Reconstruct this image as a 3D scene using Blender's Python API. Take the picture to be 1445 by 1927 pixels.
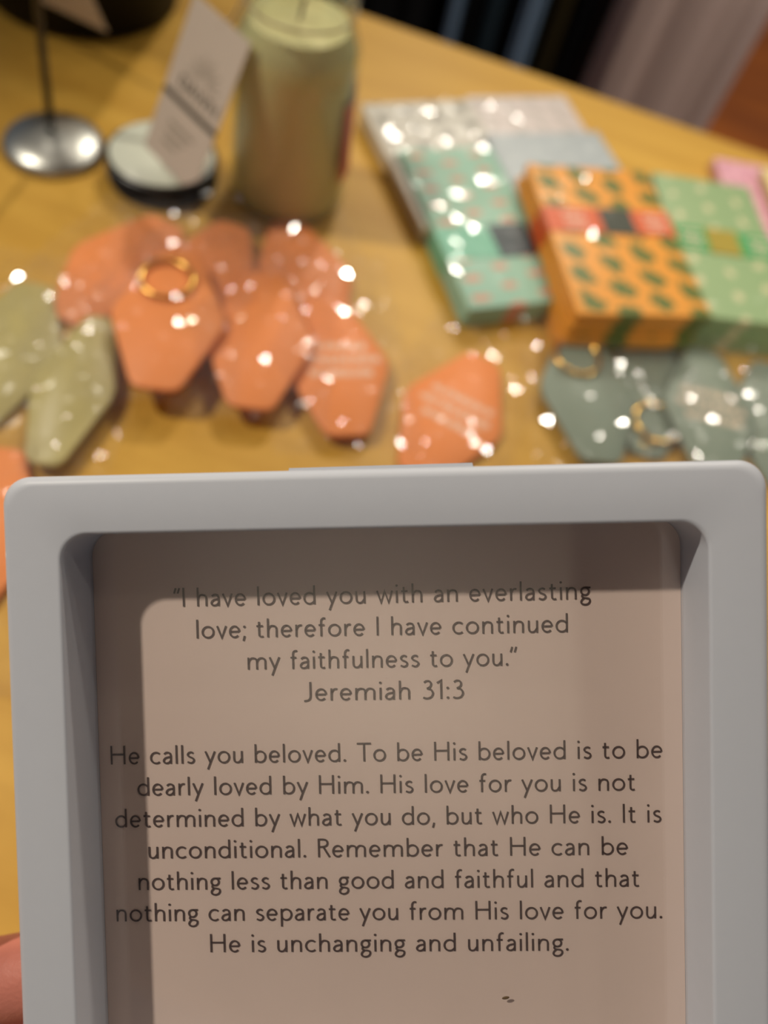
import bpy, bmesh, math, random
from mathutils import Vector, Matrix, noise
from math import sin, cos, pi, radians as R_

sc = bpy.context.scene
COL = sc.collection
for o in list(bpy.data.objects):
    bpy.data.objects.remove(o)
random.seed(7)

# ------------------------------------------------------------------ camera
W_PX, H_PX = 1445, 1927
F_PX, CX, CY = 1440.0, 722.5, 963.5
TABLE_Z = 0.75
CAM = Vector((0, 0, TABLE_Z + 0.30))
_d = Vector(((430 - CX) / F_PX, -(1800 - CY) / F_PX, -1)).normalized()
_zc = -_d
_f = Vector((0, 0, -1))
_y = (_f - _f.dot(_zc) * _zc).normalized()
_x = _y.cross(_zc)
M = Matrix((_x, _y, _zc))                      # camera axes -> world axes
cam_data = bpy.data.cameras.new('camera')
cam = bpy.data.objects.new('camera', cam_data)
COL.objects.link(cam)
cam.matrix_world = Matrix.Translation(CAM) @ M.to_4x4()
cam_data.sensor_fit = 'AUTO'
cam_data.sensor_width = 36.0
cam_data.lens = F_PX * 36.0 / H_PX
cam_data.clip_start = 0.01
cam_data.dof.use_dof = True
cam_data.dof.focus_distance = 0.157
cam_data.dof.aperture_fstop = 6.1
sc.camera = cam

# pose of the hand-held frame (camera space rotation and position)
def _rot(rx, ry, rz):
    return Matrix.Rotation(rz, 3, 'Z') @ Matrix.Rotation(ry, 3, 'Y') @ Matrix.Rotation(rx, 3, 'X')
FR = _rot(0.03006, -0.0303, 0.02203)
FT = Vector((0.00137153, -0.05337986, -0.158))
FRAME_M = cam.matrix_world @ (Matrix.Translation(FT) @ FR.to_4x4())

# ------------------------------------------------------------------ world, lights, exposure
sc.view_settings.view_transform = 'Standard'
sc.view_settings.look = 'None'
sc.view_settings.gamma = 1.0
sc.view_settings.exposure = 0.0
sc.view_settings.use_curve_mapping = False
wd = bpy.data.worlds.new('room_air')
sc.world = wd
wd.use_nodes = True
wd.node_tree.nodes['Background'].inputs[0].default_value = (0.46, 0.68, 1.0, 1)
wd.node_tree.nodes['Background'].inputs[1].default_value = 0.11
try:
    sc.cycles.transparent_max_bounces = 40
    sc.cycles.max_bounces = 16
    sc.cycles.sample_clamp_indirect = 4.0
except Exception:
    pass

def spot(name, loc, target, power, color, radius=0.03, size=100, blend=0.5):
    l = bpy.data.lights.new(name, 'SPOT')
    l.energy = power
    l.color = color
    l.shadow_soft_size = radius
    l.spot_size = R_(size)
    l.spot_blend = blend
    o = bpy.data.objects.new(name, l)
    COL.objects.link(o)
    o.location = loc
    o.rotation_euler = (Vector(target) - Vector(loc)).to_track_quat('-Z', 'Y').to_euler()
    return o

WARM = (1.0, 0.92, 0.79)
_ldir = (FRAME_M.to_3x3() @ Vector((-10.9, 15.7, 14.7))).normalized()
_fc = FRAME_M @ Vector((0, -0.01, 0))
KEY = _fc + _ldir * 1.62
spot('ceiling_and_fill_spot', KEY, _fc + Vector((0.0, -0.03, 0)), 71, WARM, 0.028, size=50, blend=1.0)
LAMPS = [(-0.12, 2.10, 2.50, 90), (0.85, 1.55, 2.45, 16), (-0.95, 1.35, 2.45, 7),
         (0.25, 1.15, 2.45, 7), (1.25, 0.7, 2.45, 6), (-0.556, 3.706, 2.45, 40)]  # weaker middle lamps are added for sparkle on the plastic film
for lx, ly, lz, lp in LAMPS:
    spot('ceiling_and_fill_spot', (lx, ly, lz), (0.05, 0.35, TABLE_Z), lp, WARM, 0.04)

spot('ceiling_and_fill_spot', (1.2, 2.9, 2.6), (0.95, 2.5, 0.0), 130, WARM, 0.05, size=60)  # added fill spot that brightens the floor
spot('ceiling_and_fill_spot', (0.75, -0.35, 2.6), (0.32, 1.1, 0.40), 90, WARM, 0.05, size=40, blend=0.8)  # added fill spot that brightens the hanging clothes from the front
spot('added_ceiling_fill', (0.1, -2.0, 1.9), (0.15, -2.1, 2.75), 46, WARM, 0.10, size=130)  # added uplight, brightens the ceiling area mirrored in the glazing

# ------------------------------------------------------------------ helpers
def P(u, v, z=0.0):
    """point at height z above the table seen at a photo pixel"""
    r = M @ Vector(((u - CX) / F_PX, -(v - CY) / F_PX, -1))
    return CAM + r * ((TABLE_Z + z - CAM.z) / r.z)

def Py(u, v, y):
    r = M @ Vector(((u - CX) / F_PX, -(v - CY) / F_PX, -1))
    return CAM + r * (y / r.y)

def Pd(u, v, dep):
    return CAM + (M @ Vector(((u - CX) / F_PX, -(v - CY) / F_PX, -1))) * dep

def link_mesh(name, bm, mat, parent=None, smooth=True):
    me = bpy.data.meshes.new(name)
    bm.normal_update()
    bm.to_mesh(me)
    bm.free()
    if mat:
        me.materials.append(mat)
    if smooth:
        for p in me.polygons:
            p.use_smooth = True
    o = bpy.data.objects.new(name, me)
    COL.objects.link(o)
    if parent:
        o.parent = parent
    return o

def auto_smooth(o, ang=35):
    me = o.data
    bm = bmesh.new()
    bm.from_mesh(me)
    for e in bm.edges:
        e.smooth = not (len(e.link_faces) == 2 and e.calc_face_angle(0) > R_(ang))
    bm.to_mesh(me)
    bm.free()
    return o

def tag(o, label, cat, group=None, kind=None):
    if label: o['label'] = label
    if cat: o['category'] = cat
    if group: o['group'] = group
    if kind: o['kind'] = kind
    return o

def empty(name, loc, rz=0.0):
    o = bpy.data.objects.new(name, None)
    o.empty_display_size = 0.02
    COL.objects.link(o)
    o.location = loc
    o.rotation_euler = (0, 0, rz)
    return o

def add_box(bm, x0, x1, y0, y1, z0, z1):
    vs = [bm.verts.new(p) for p in ((x0, y0, z0), (x1, y0, z0), (x1, y1, z0), (x0, y1, z0),
                                    (x0, y0, z1), (x1, y0, z1), (x1, y1, z1), (x0, y1, z1))]
    for f in ((3, 2, 1, 0), (4, 5, 6, 7), (0, 1, 5, 4), (1, 2, 6, 5), (2, 3, 7, 6), (3, 0, 4, 7)):
        bm.faces.new([vs[i] for i in f])

def box_bm(*a, bevel=0.0, seg=2):
    bm = bmesh.new()
    add_box(bm, *a)
    if bevel:
        bmesh.ops.bevel(bm, geom=bm.edges[:], offset=bevel, segments=seg, affect='EDGES', profile=0.6)
    return bm

def lathe_bm(profile, n=64, cap_bottom=True, cap_top=True):
    bm = bmesh.new()
    rings = []
    for r, z in profile:
        rings.append([bm.verts.new((r * cos(2 * pi * k / n), r * sin(2 * pi * k / n), z)) for k in range(n)])
    for a, b in zip(rings, rings[1:]):
        for k in range(n):
            bm.faces.new((a[k], a[(k + 1) % n], b[(k + 1) % n], b[k]))
    if cap_bottom: bm.faces.new(rings[0][::-1])
    if cap_top: bm.faces.new(rings[-1])
    return bm

def tube_bm(pts, r, n=10, closed=False, bm=None):
    bm = bm or bmesh.new()
    pts = [Vector(p) for p in pts]
    rings = []
    N = len(pts)
    up = Vector((0.013, 0.021, 1)).normalized()
    for i, p in enumerate(pts):
        if closed:
            t = pts[(i + 1) % N] - pts[i - 1]
        else:
            t = pts[min(i + 1, N - 1)] - pts[max(i - 1, 0)]
        t.normalize()
        ref = up if abs(t.dot(up)) < 0.95 else Vector((1, 0.1, 0)).normalized()
        a = t.cross(ref).normalized()
        b = t.cross(a)
        rings.append([bm.verts.new(p + (a * cos(2 * pi * k / n) + b * sin(2 * pi * k / n)) * r) for k in range(n)])
    pairs = list(zip(rings, rings[1:])) + ([(rings[-1], rings[0])] if closed else [])
    for A, B in pairs:
        for k in range(n):
            bm.faces.new((A[k], A[(k + 1) % n], B[(k + 1) % n], B[k]))
    if not closed:
        bm.faces.new(rings[0][::-1])
        bm.faces.new(rings[-1])
    return bm

def rrect(hx, hy, r, z, cx=0.0, cy=0.0, seg=8):
    pts = []
    for sx, sy, a0 in ((1, 1, 0), (-1, 1, 90), (-1, -1, 180), (1, -1, 270)):
        for k in range(seg + 1):
            a = R_(a0 + 90 * k / seg)
            pts.append((cx + sx * (hx - r) + r * cos(a), cy + sy * (hy - r) + r * sin(a), z))
    return pts

def loft_bm(rings, cap0=True, cap1=True):
    bm = bmesh.new()
    vr = [[bm.verts.new(p) for p in ring] for ring in rings]
    n = len(vr[0])
    for A, B in zip(vr, vr[1:]):
        for k in range(n):
            bm.faces.new((A[k], A[(k + 1) % n], B[(k + 1) % n], B[k]))
    if cap0: bm.faces.new(vr[0][::-1])
    if cap1: bm.faces.new(vr[-1])
    bmesh.ops.recalc_face_normals(bm, faces=bm.faces[:])
    return bm

# ------------------------------------------------------------------ materials
def mat_new(name):
    m = bpy.data.materials.new(name)
    m.use_nodes = True
    return m, m.node_tree.nodes, m.node_tree.links

def principled(name, col, rough=0.5, metal=0.0, spec=0.5, noise_amt=0.0, noise_scale=40, coat=0.0, coat_rough=0.1, sheen=0.0, bump=0.0, bump_scale=200):
    m, n, l = mat_new(name)
    b = n['Principled BSDF']
    b.inputs['Base Color'].default_value = (*col, 1)
    b.inputs['Roughness'].default_value = rough
    b.inputs['Metallic'].default_value = metal
    b.inputs['Specular IOR Level'].default_value = spec
    b.inputs['Coat Weight'].default_value = coat
    b.inputs['Coat Roughness'].default_value = coat_rough
    b.inputs['Sheen Weight'].default_value = sheen
    tc = n.new('ShaderNodeTexCoord')
    if noise_amt:
        t = n.new('ShaderNodeTexNoise')
        t.inputs['Scale'].default_value = noise_scale
        t.inputs['Detail'].default_value = 4
        l.new(tc.outputs['Object'], t.inputs['Vector'])
        mx = n.new('ShaderNodeMix'); mx.data_type = 'RGBA'
        mx.inputs['A'].default_value = (*[c * (1 - noise_amt) for c in col], 1)
        mx.inputs['B'].default_value = (*[min(1, c * (1 + noise_amt)) for c in col], 1)
        l.new(t.outputs['Fac'], mx.inputs['Factor'])
        l.new(mx.outputs['Result'], b.inputs['Base Color'])
    if bump:
        t2 = n.new('ShaderNodeTexNoise'); t2.inputs['Scale'].default_value = bump_scale
        l.new(tc.outputs['Object'], t2.inputs['Vector'])
        bp = n.new('ShaderNodeBump'); bp.inputs['Strength'].default_value = bump; bp.inputs['Distance'].default_value = 0.001
        l.new(t2.outputs['Fac'], bp.inputs['Height'])
        l.new(bp.outputs['Normal'], b.inputs['Normal'])
    return m

def wood(name, c0, c1, scale=(3, 22, 3), rough=0.45, spec=0.22):
    m, n, l = mat_new(name)
    b = n['Principled BSDF']
    tc = n.new('ShaderNodeTexCoord')
    mp = n.new('ShaderNodeMapping'); mp.inputs['Scale'].default_value = scale
    l.new(tc.outputs['Object'], mp.inputs['Vector'])
    t = n.new('ShaderNodeTexNoise'); t.inputs['Scale'].default_value = 2.2; t.inputs['Detail'].default_value = 7; t.inputs['Distortion'].default_value = 0.6
    l.new(mp.outputs['Vector'], t.inputs['Vector'])
    cr = n.new('ShaderNodeValToRGB')
    cr.color_ramp.elements[0].position = 0.3; cr.color_ramp.elements[0].color = (*c0, 1)
    cr.color_ramp.elements[1].position = 0.7; cr.color_ramp.elements[1].color = (*c1, 1)
    l.new(t.outputs['Fac'], cr.inputs['Fac'])
    l.new(cr.outputs['Color'], b.inputs['Base Color'])
    b.inputs['Roughness'].default_value = rough
    b.inputs['Specular IOR Level'].default_value = spec
    return m

def film(name, fac=0.13, rough=0.12, milky=0.05, tint=(1, 1, 1)):
    """clear plastic: transparent with a glossy skin and a trace of haze"""
    m, n, l = mat_new(name)
    n.remove(n['Principled BSDF'])
    out = n['Material Output']
    tr = n.new('ShaderNodeBsdfTransparent'); tr.inputs[0].default_value = (*tint, 1)
    gl = n.new('ShaderNodeBsdfGlossy'); gl.inputs['Roughness'].default_value = rough
    df = n.new('ShaderNodeBsdfDiffuse'); df.inputs[0].default_value = (0.8, 0.8, 0.8, 1)
    lw = n.new('ShaderNodeLayerWeight')
    pw = n.new('ShaderNodeMath'); pw.operation = 'POWER'; pw.inputs[1].default_value = 5.0
    l.new(lw.outputs['Facing'], pw.inputs[0])
    ad = n.new('ShaderNodeMath'); ad.operation = 'MULTIPLY_ADD'; ad.inputs[1].default_value = 0.5; ad.inputs[2].default_value = fac; ad.use_clamp = True
    l.new(pw.outputs[0], ad.inputs[0])
    m1 = n.new('ShaderNodeMixShader'); m2 = n.new('ShaderNodeMixShader')
    m2.inputs[0].default_value = milky
    l.new(ad.outputs[0], m1.inputs[0]); l.new(tr.outputs[0], m1.inputs[1]); l.new(gl.outputs[0], m1.inputs[2])
    l.new(m1.outputs[0], m2.inputs[1]); l.new(df.outputs[0], m2.inputs[2])
    l.new(m2.outputs[0], out.inputs[0])
    return m

def motif(name, base, spot_col, nu, nv, rad=0.28, squash=1.0, wob=0.16, rough=0.45, base2=None, shear=0.0):
    """printed paper: staggered rows of soft motifs, in the part's own generated coordinates"""
    m, n, l = mat_new(name)
    b = n['Principled BSDF']
    b.inputs['Roughness'].default_value = rough
    b.inputs['Specular IOR Level'].default_value = 0.35
    def mth(op, a, c=None):
        q = n.new('ShaderNodeMath'); q.operation = op
        for i, x in ((0, a), (1, c)):
            if x is None: continue
            if isinstance(x, (int, float)): q.inputs[i].default_value = x
            else: l.new(x, q.inputs[i])
        return q.outputs[0]
    tc = n.new('ShaderNodeTexCoord')
    sp = n.new('ShaderNodeSeparateXYZ'); l.new(tc.outputs['Generated'], sp.inputs[0])
    u = mth('MULTIPLY', sp.outputs[0], nu); v = mth('MULTIPLY', sp.outputs[1], nv)
    col = mth('FLOOR', u)
    v = mth('ADD', v, mth('MULTIPLY', mth('MODULO', col, 2), 0.5))
    fu = mth('SUBTRACT', mth('FRACT', u), 0.5)
    fv = mth('SUBTRACT', mth('FRACT', v), 0.5)
    fu = mth('ADD', fu, mth('MULTIPLY', fv, shear))
    t = n.new('ShaderNodeTexNoise'); t.inputs['Scale'].default_value = 16; t.inputs['Detail'].default_value = 2
    l.new(tc.outputs['Generated'], t.inputs['Vector'])
    d = mth('SQRT', mth('ADD', mth('POWER', fu, 2), mth('POWER', mth('MULTIPLY', fv, squash), 2)))
    d = mth('ADD', d, mth('MULTIPLY', mth('SUBTRACT', t.outputs['Fac'], 0.5), wob * 2))
    mask = mth('LESS_THAN', d, rad)
    mx = n.new('ShaderNodeMix'); mx.data_type = 'RGBA'
    mx.inputs['A'].default_value = (*base, 1); mx.inputs['B'].default_value = (*spot_col, 1)
    l.new(mask, mx.inputs['Factor'])
    l.new(mx.outputs['Result'], b.inputs['Base Color'])
    return m

def emissive_free_glass(name, fac, rough=0.0, milky=0.0, tint=(1, 1, 1)):
    return film(name, fac, rough, milky, tint)

MT = {}
MT['table'] = wood('honey_wood', (0.50, 0.270, 0.040), (0.62, 0.36, 0.062))
MT['floor'] = wood('red_brown_boards', (0.20, 0.048, 0.003), (0.32, 0.085, 0.005), (1.2, 9, 1))
MT['ceiling'] = principled('ceiling_paint', (0.62, 0.57, 0.50), 0.9)
MT['reflect_slab'] = principled('reflect_slab_dark', (0.05, 0.03, 0.02), 0.8)
MT['frame'] = principled('pale_plastic', (0.55, 0.565, 0.61), 0.42, noise_amt=0.015, noise_scale=300, spec=0.3)
MT['card'] = principled('dusty_pink_card', (0.70, 0.545, 0.47), 0.7, noise_amt=0.03, noise_scale=60)
MT['ink'] = principled('brown_ink', (0.085, 0.055, 0.050), 0.6)
MT['pane'] = film('glazing', 0.05, 0.0, 0.0)
MT['speck'] = principled('speck', (0.12, 0.07, 0.03), 0.8)
MT['orange'] = principled('orange_acrylic', (0.86, 0.285, 0.085), 0.5, spec=0.25)
MT['olive'] = principled('olive_acrylic', (0.46, 0.39, 0.15), 0.42, spec=0.35)
MT['greygreen'] = principled('grey_green_acrylic', (0.225, 0.27, 0.21), 0.45, spec=0.3)
MT['whiteink'] = principled('white_ink', (0.84, 0.62, 0.46), 0.5)
MT['gold'] = principled('gold_metal', (0.90, 0.55, 0.13), 0.18, metal=1.0)
MT['film'] = film('cellophane', 0.045, 0.095, 0.018)
MT['film2'] = film('packet_film', 0.013, 0.10, 0.003)
MT['blackmetal'] = principled('black_metal', (0.012, 0.010, 0.008), 0.35)
MT['chrome'] = principled('brushed_steel', (0.50, 0.50, 0.46), 0.36, metal=1.0)
MT['wax'] = principled('cream_wax', (0.74, 0.66, 0.38), 0.55, spec=0.3)
MT['glass'] = film('jar_glass', 0.03, 0.03, 0.06, (0.93, 0.95, 0.88))
MT['label_red'] = principled('red_paper', (0.62, 0.16, 0.10), 0.6)
MT['lidtop'] = principled('white_disc', (0.66, 0.68, 0.56), 0.35)
MT['taupe'] = principled('taupe_card', (0.60, 0.52, 0.44), 0.75)
MT['darkink'] = principled('dark_ink', (0.055, 0.05, 0.035), 0.7)
MT['midink'] = principled('grey_ink', (0.22, 0.19, 0.14), 0.7)
MT['string'] = principled('twine', (0.35, 0.27, 0.17), 0.9)
MT['black'] = principled('black_glaze', (0.006, 0.005, 0.004), 0.6, spec=0.2)
MT['skin'] = principled('skin', (0.58, 0.20, 0.145), 0.5, noise_amt=0.12, noise_scale=60, spec=0.35, bump=0.15, bump_scale=900)
MT['nail'] = principled('nail', (0.72, 0.42, 0.36), 0.3)
MT['cloth_black'] = principled('black_cloth', (0.008, 0.008, 0.009), 0.95, spec=0.1)
MT['cloth_blue'] = principled('blue_cloth', (0.20, 0.30, 0.44), 0.95, spec=0.1)
MT['cloth_navy'] = principled('navy_cloth', (0.025, 0.04, 0.055), 0.95, spec=0.1)
MT['cloth_brown'] = principled('brown_cloth', (0.045, 0.032, 0.012), 0.95, spec=0.1)
MT['cloth_mauve'] = principled('mauve_cloth', (0.54, 0.41, 0.375), 0.9, spec=0.1, noise_amt=0.05, noise_scale=20)

# ------------------------------------------------------------------ setting
bm = bmesh.new(); add_box(bm, -3.2, 3.2, -5.5, 4.5, -0.05, 0.0)
floor = link_mesh('floor', bm, MT['floor'], smooth=False); tag(floor, 'red-brown wooden floor beyond the table', 'floor', kind='structure')
bm = bmesh.new(); add_box(bm, -3.2, 3.2, -5.5, 4.5, 2.75, 2.80)
ceil = link_mesh('ceiling', bm, MT['ceiling'], smooth=False); tag(ceil, 'plain cream ceiling above the table', 'ceiling', kind='structure')

_e = Vector((1.7 - 0.51, -3.7 + 1.12, 0)).normalized(); _q = Vector((-_e.y, _e.x, 0))
_a = Vector((0.49, -1.12, 0)) - _e * 0.8; _b = Vector((0.49, -1.12, 0)) + _e * 4.4
bm = loft_bm([[(p.x, p.y, z) for p in (_a, _b, _b + _q * 1.3, _a + _q * 1.3)] for z in (2.70, 2.75)])  # unseen slab, added so the glazing mirrors a dark edge
reflect_slab = link_mesh('added_slab_1', bm, MT['reflect_slab'], smooth=False); tag(reflect_slab, 'unseen dark slab added under the ceiling to edge the glass reflection', 'added slab', kind='structure')

tb = empty('table', (0, 0, 0))
tag(tb, 'honey-coloured wooden display table carrying all the small goods', 'table')
bm = box_bm(-0.95, 0.95, -0.55, 0.586, TABLE_Z - 0.035, TABLE_Z, bevel=0.004)
auto_smooth(link_mesh('tabletop', bm, MT['table'], tb))
for sx in (-0.87, 0.87):
    for sy in (-0.47, 0.50):
        link_mesh('leg', box_bm(sx - 0.03, sx + 0.03, sy - 0.03, sy + 0.03, 0.0, TABLE_Z - 0.035, bevel=0.003), MT['table'], tb, smooth=False)

# ------------------------------------------------------------------ stroke lettering
HW = 1.75
def arc(cx, cy, rx, ry, a0, a1, n=26):
    return [(cx + rx * cos(R_(a0 + (a1 - a0) * k / n)), cy + ry * sin(R_(a0 + (a1 - a0) * k / n))) for k in range(n + 1)]
def spl(pts, n=7):
    q = [pts[0]] + list(pts) + [pts[-1]]
    out = []
    for i in range(1, len(q) - 2):
        p0, p1, p2, p3 = q[i - 1], q[i], q[i + 1], q[i + 2]
        for k in range(n):
            t = k / n
            out.append(tuple(0.5 * (2 * p1[j] + (p2[j] - p0[j]) * t + (2 * p0[j] - 5 * p1[j] + 4 * p2[j] - p3[j]) * t * t
                                    + (3 * p1[j] - p0[j] - 3 * p2[j] + p3[j]) * t ** 3) for j in (0, 1)))
    out.append(pts[-1])
    return out
ARCH = lambda x0, w: spl([(x0, 11.5), (x0 + 1.6, 16.8), (x0 + 4.8, 20.3), (x0 + 8.6, 21.1), (x0 + w - 1.8, 19.4), (x0 + w, 15.0), (x0 + w, 11)]) + [(x0 + w, 0)]
DOT = lambda x, y, r=2.3: ('dot', x, y, r)
G = {  # letter: (strokes, left bearing, width of centreline box, right bearing)
 'o': ([arc(9.9, 11.2, 9.9, 10.1, 0, 360)], 2.6, 19.8, 2.6),
 'c': ([arc(9.8, 11.2, 9.8, 10.1, 47, 313)], 2.6, 16.6, 2.0),
 'e': ([[(0.4, 11.4), (16.6, 11.4)], arc(8.5, 11.2, 8.4, 10.1, 1, 318)], 2.6, 17, 2.6),
 'a': ([spl([(1.4, 18.0), (4.2, 20.5), (7.6, 21.2), (11.8, 19.8), (13.6, 15.6), (13.6, 12)]) + [(13.6, 0)],
        spl([(13.6, 12.9), (8.2, 12.2), (2.9, 10.2), (0.3, 6.0), (2.1, 2.3), (6.2, 1.1), (10.6, 2.7), (13.6, 6.2)])], 2.2, 13.6, 4.0),
 'b': ([[(0, 35), (0, 0)], arc(8.6, 11.2, 9.6, 10.1, 154, -154)], 4.0, 18.2, 2.6),
 'd': ([[(18.2, 35), (18.2, 0)], arc(9.6, 11.2, 9.6, 10.1, 26, 334)], 2.6, 18.2, 4.0),
 'p': ([[(0, 22.5), (0, -11.5)], arc(8.6, 11.2, 9.6, 10.1, 154, -154)], 4.0, 18.2, 2.6),
 'g': ([arc(7.6, 14.6, 6.9, 6.7, 0, 360), [(8.2, 21.2), (17.6, 21.2)],
        spl([(4.4, 9.2), (2.2, 6.6), (2.8, 4.0), (6.0, 2.6), (11, 1.9), (15.2, 0.2), (16.0, -4.0), (13.2, -8.2), (8, -9.9), (2.8, -8.6), (0.6, -5.2), (2.0, -1.2), (6, 2.4)])], 2.4, 17, 1.6),
 'f': ([spl([(4.6, 0), (4.6, 13), (4.6, 27), (5.8, 31.4), (9.0, 33.6), (12.4, 32.9)]), [(0, 21), (10.6, 21)]], 1.6, 12, 1.2),
 'h': ([[(0, 35), (0, 0)], ARCH(0, 15.4)], 4.0, 15.4, 4.0),
 'n': ([[(0, 22.5), (0, 0)], ARCH(0, 15.4)], 4.0, 15.4, 4.0),
 'm': ([[(0, 22.5), (0, 0)], ARCH(0, 15.4), ARCH(15.4, 15.4)], 4.0, 30.8, 4.0),
 'r': ([[(0, 22.5), (0, 0)], spl([(0, 11.5), (1.4, 16.6), (4.2, 20.2), (7.8, 21.3), (10, 20.8)])], 4.0, 10, 0.8),
 'i': ([[(0, 22.5), (0, 0)], DOT(0, 31.6)], 4.0, 0, 4.0),
 'l': ([[(0, 35), (0, 0)]], 4.0, 0, 4.0),
 's': ([spl([(11.4, 19.3), (7.6, 21.2), (3.2, 20.2), (1.0, 16.7), (3.2, 13.4), (7.2, 11.4), (11.0, 9.1), (12.3, 5.7), (10, 2.2), (5.9, 1.1), (0.4, 3.2)])], 2.6, 12.3, 2.6),
 't': ([spl([(4.6, 29), (4.6, 18), (4.6, 6), (5.8, 2.4), (8.8, 1.1), (12.2, 1.9)]), [(0, 21), (11.6, 21)]], 1.4, 12, 1.8),
 'u': ([spl([(0, 22.5), (0, 15), (0, 8), (1.5, 3.0), (5.6, 1.1), (10.2, 2.6), (14.4, 8.5)]), [(14.4, 22.5), (14.4, 0)]], 3.8, 14.4, 4.0),
 'v': ([[(0, 22.5), (8.1, 0.6), (16.2, 22.5)]], 1.4, 16.2, 1.4),
 'w': ([[(0, 22.5), (6.8, 0.8), (13.6, 22), (20.4, 0.8), (27.2, 22.5)]], 1.4, 27.2, 1.4),
 'y': ([[(0, 22.5), (9, 1.4)], [(17.6, 22.5), (9, 1.4), (4.0, -11.5)]], 1.4, 17.6, 1.4),
 'I': ([[(0, 35), (0, 0)]], 4.4, 0, 4.4),
 'J': ([spl([(11.4, 35), (11.4, 20), (11.4, 9), (10, 3.4), (6.4, 0.4), (0.2, -0.6)])], 1.0, 11.4, 4.4),
 'H': ([[(0, 35), (0, 0)], [(24, 35), (24, 0)], [(0, 18.4), (24, 18.4)]], 4.4, 24, 4.4),
 'T': ([[(0, 33.4), (26, 33.4)], [(13, 33.4), (13, 0)]], 1.6, 26, 0.2),
 'R': ([[(0, 35), (0, 0)], spl([(0, 33.4), (8, 33.4), (13.5, 31.7), (15.8, 26.8), (13.8, 21.9), (8, 19.7), (0, 19.4)]), [(8.0, 19.6), (19.4, 0)]], 4.4, 19, 1.4),
 'D': ([[(0, 35), (0, 0)], spl([(0, 33.4), (8, 33.4), (17, 30), (21, 17.5), (17, 5), (8, 1.6), (0, 1.6)])], 4.4, 21, 2.6),
 'A': ([[(0, 0), (12.5, 35), (25, 0)], [(4.5, 11), (20.5, 11)]], 1.4, 25, 1.4),
 'W': ([[(0, 35), (9, 0.8), (18, 34), (27, 0.8), (36, 35)]], 1.4, 36, 1.4),
 'N': ([[(0, 0), (0, 34), (23, 1), (23, 35)]], 4.4, 23, 4.4),
 '3': ([spl([(1.6, 30.6), (5.6, 33.4), (10.6, 32.9), (13.6, 28.6), (12.2, 22.9), (6.4, 19.4)]), spl([(6.4, 19.4), (13, 17.4), (16.6, 10.6), (13.6, 3.8), (7.8, 1.2), (3, 1.6), (0, 3.2)])], 2.6, 16.6, 2.2),
 '1': ([[(0, 29.6), (7.2, 34), (7.2, 0)]], 2.0, 7.2, 4.6),
 '.': ([DOT(0, 2.2, 2.5)], 3.6, 0, 3.6),
 ',': ([[(0.8, 3.4), (-1.6, -6)]], 3.6, 0, 3.6),
 ';': ([DOT(0.4, 20.2, 2.4), [(0.6, 3.4), (-1.8, -6)]], 3.6, 0, 3.2),
 ':': ([DOT(0, 20.2, 2.4), DOT(0, 2.2, 2.4)], 3.8, 0, 3.8),
 '\u201c': ([[(0, 24.5), (3.2, 34.5)], [(6.6, 24.5), (9.8, 34.5)]], 1.4, 9.8, 0.2),
 '\u201d': ([[(0, 24.5), (3.2, 34.5)], [(7.2, 24.5), (10.4, 34.5)]], 0.2, 10.4, 1.4),
 ' ': ([], 0, 12.2, 0),
}
def stroke_face(bm, pts, hw, xf):
    n = len(pts)
    closed = n > 3 and math.dist(pts[0], pts[-1]) < 1e-6
    if closed:
        pts = pts[:-1]; n -= 1
    L, Rr = [], []
    for i in range(n):
        p = pts[i]
        a = pts[i - 1] if (i > 0 or closed) else None
        c = pts[(i + 1) % n] if (i < n - 1 or closed) else None
        def nrm(s, e):
            dx, dy = e[0] - s[0], e[1] - s[1]; q = math.hypot(dx, dy) or 1
            return (-dy / q, dx / q)
        if a is None: m_ = nrm(p, c)
        elif c is None: m_ = nrm(a, p)
        else:
            n1, n2 = nrm(a, p), nrm(p, c)
            sx, sy = n1[0] + n2[0], n1[1] + n2[1]
            q = math.hypot(sx, sy) or 1
            m_ = (sx / q, sy / q)
            k = 1 / max(0.45, m_[0] * n1[0] + m_[1] * n1[1])
            m_ = (m_[0] * k, m_[1] * k)
        L.append(bm.verts.new(xf(p[0] + m_[0] * hw, p[1] + m_[1] * hw)))
        Rr.append(bm.verts.new(xf(p[0] - m_[0] * hw, p[1] - m_[1] * hw)))
    for i in range(n if closed else n - 1):
        j = (i + 1) % n
        bm.faces.new((Rr[i], Rr[j], L[j], L[i]))
TRACK = 2.75
def text_width(s):
    x = 0; first = True; x0 = 0
    last = 0
    for ch in s:
        st, lb, w, rb = G[ch]
        if first and ch != ' ': x0 = lb - HW; first = False
        x += lb + w + rb + TRACK
        if ch != ' ': last = x - rb - TRACK + HW
    return x0, last
def text_bm(bm, s, xl, xr, y, unit, z, hw=HW, frame=None):
    """set one line between xl and xr; unit = metres per design unit in height"""
    x0, x1 = text_width(s)
    kx = (xr - xl) / (x1 - x0)
    x = 0
    for ch in s:
        st, lb, w, rb = G[ch]
        ox = x + lb
        xf = lambda px, py, ox=ox: ((ox + px - x0) * kx + xl, y + py * unit, z)
        for k in st:
            if k[0] == 'dot':
                vs = [bm.verts.new(xf(k[1] + k[3] * cos(2 * pi * q / 14), k[2] + k[3] * sin(2 * pi * q / 14))) for q in range(14)]
                bm.faces.new(vs)
            else:
                stroke_face(bm, k, hw, xf)
        x += lb + w + rb + TRACK
    return kx

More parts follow.
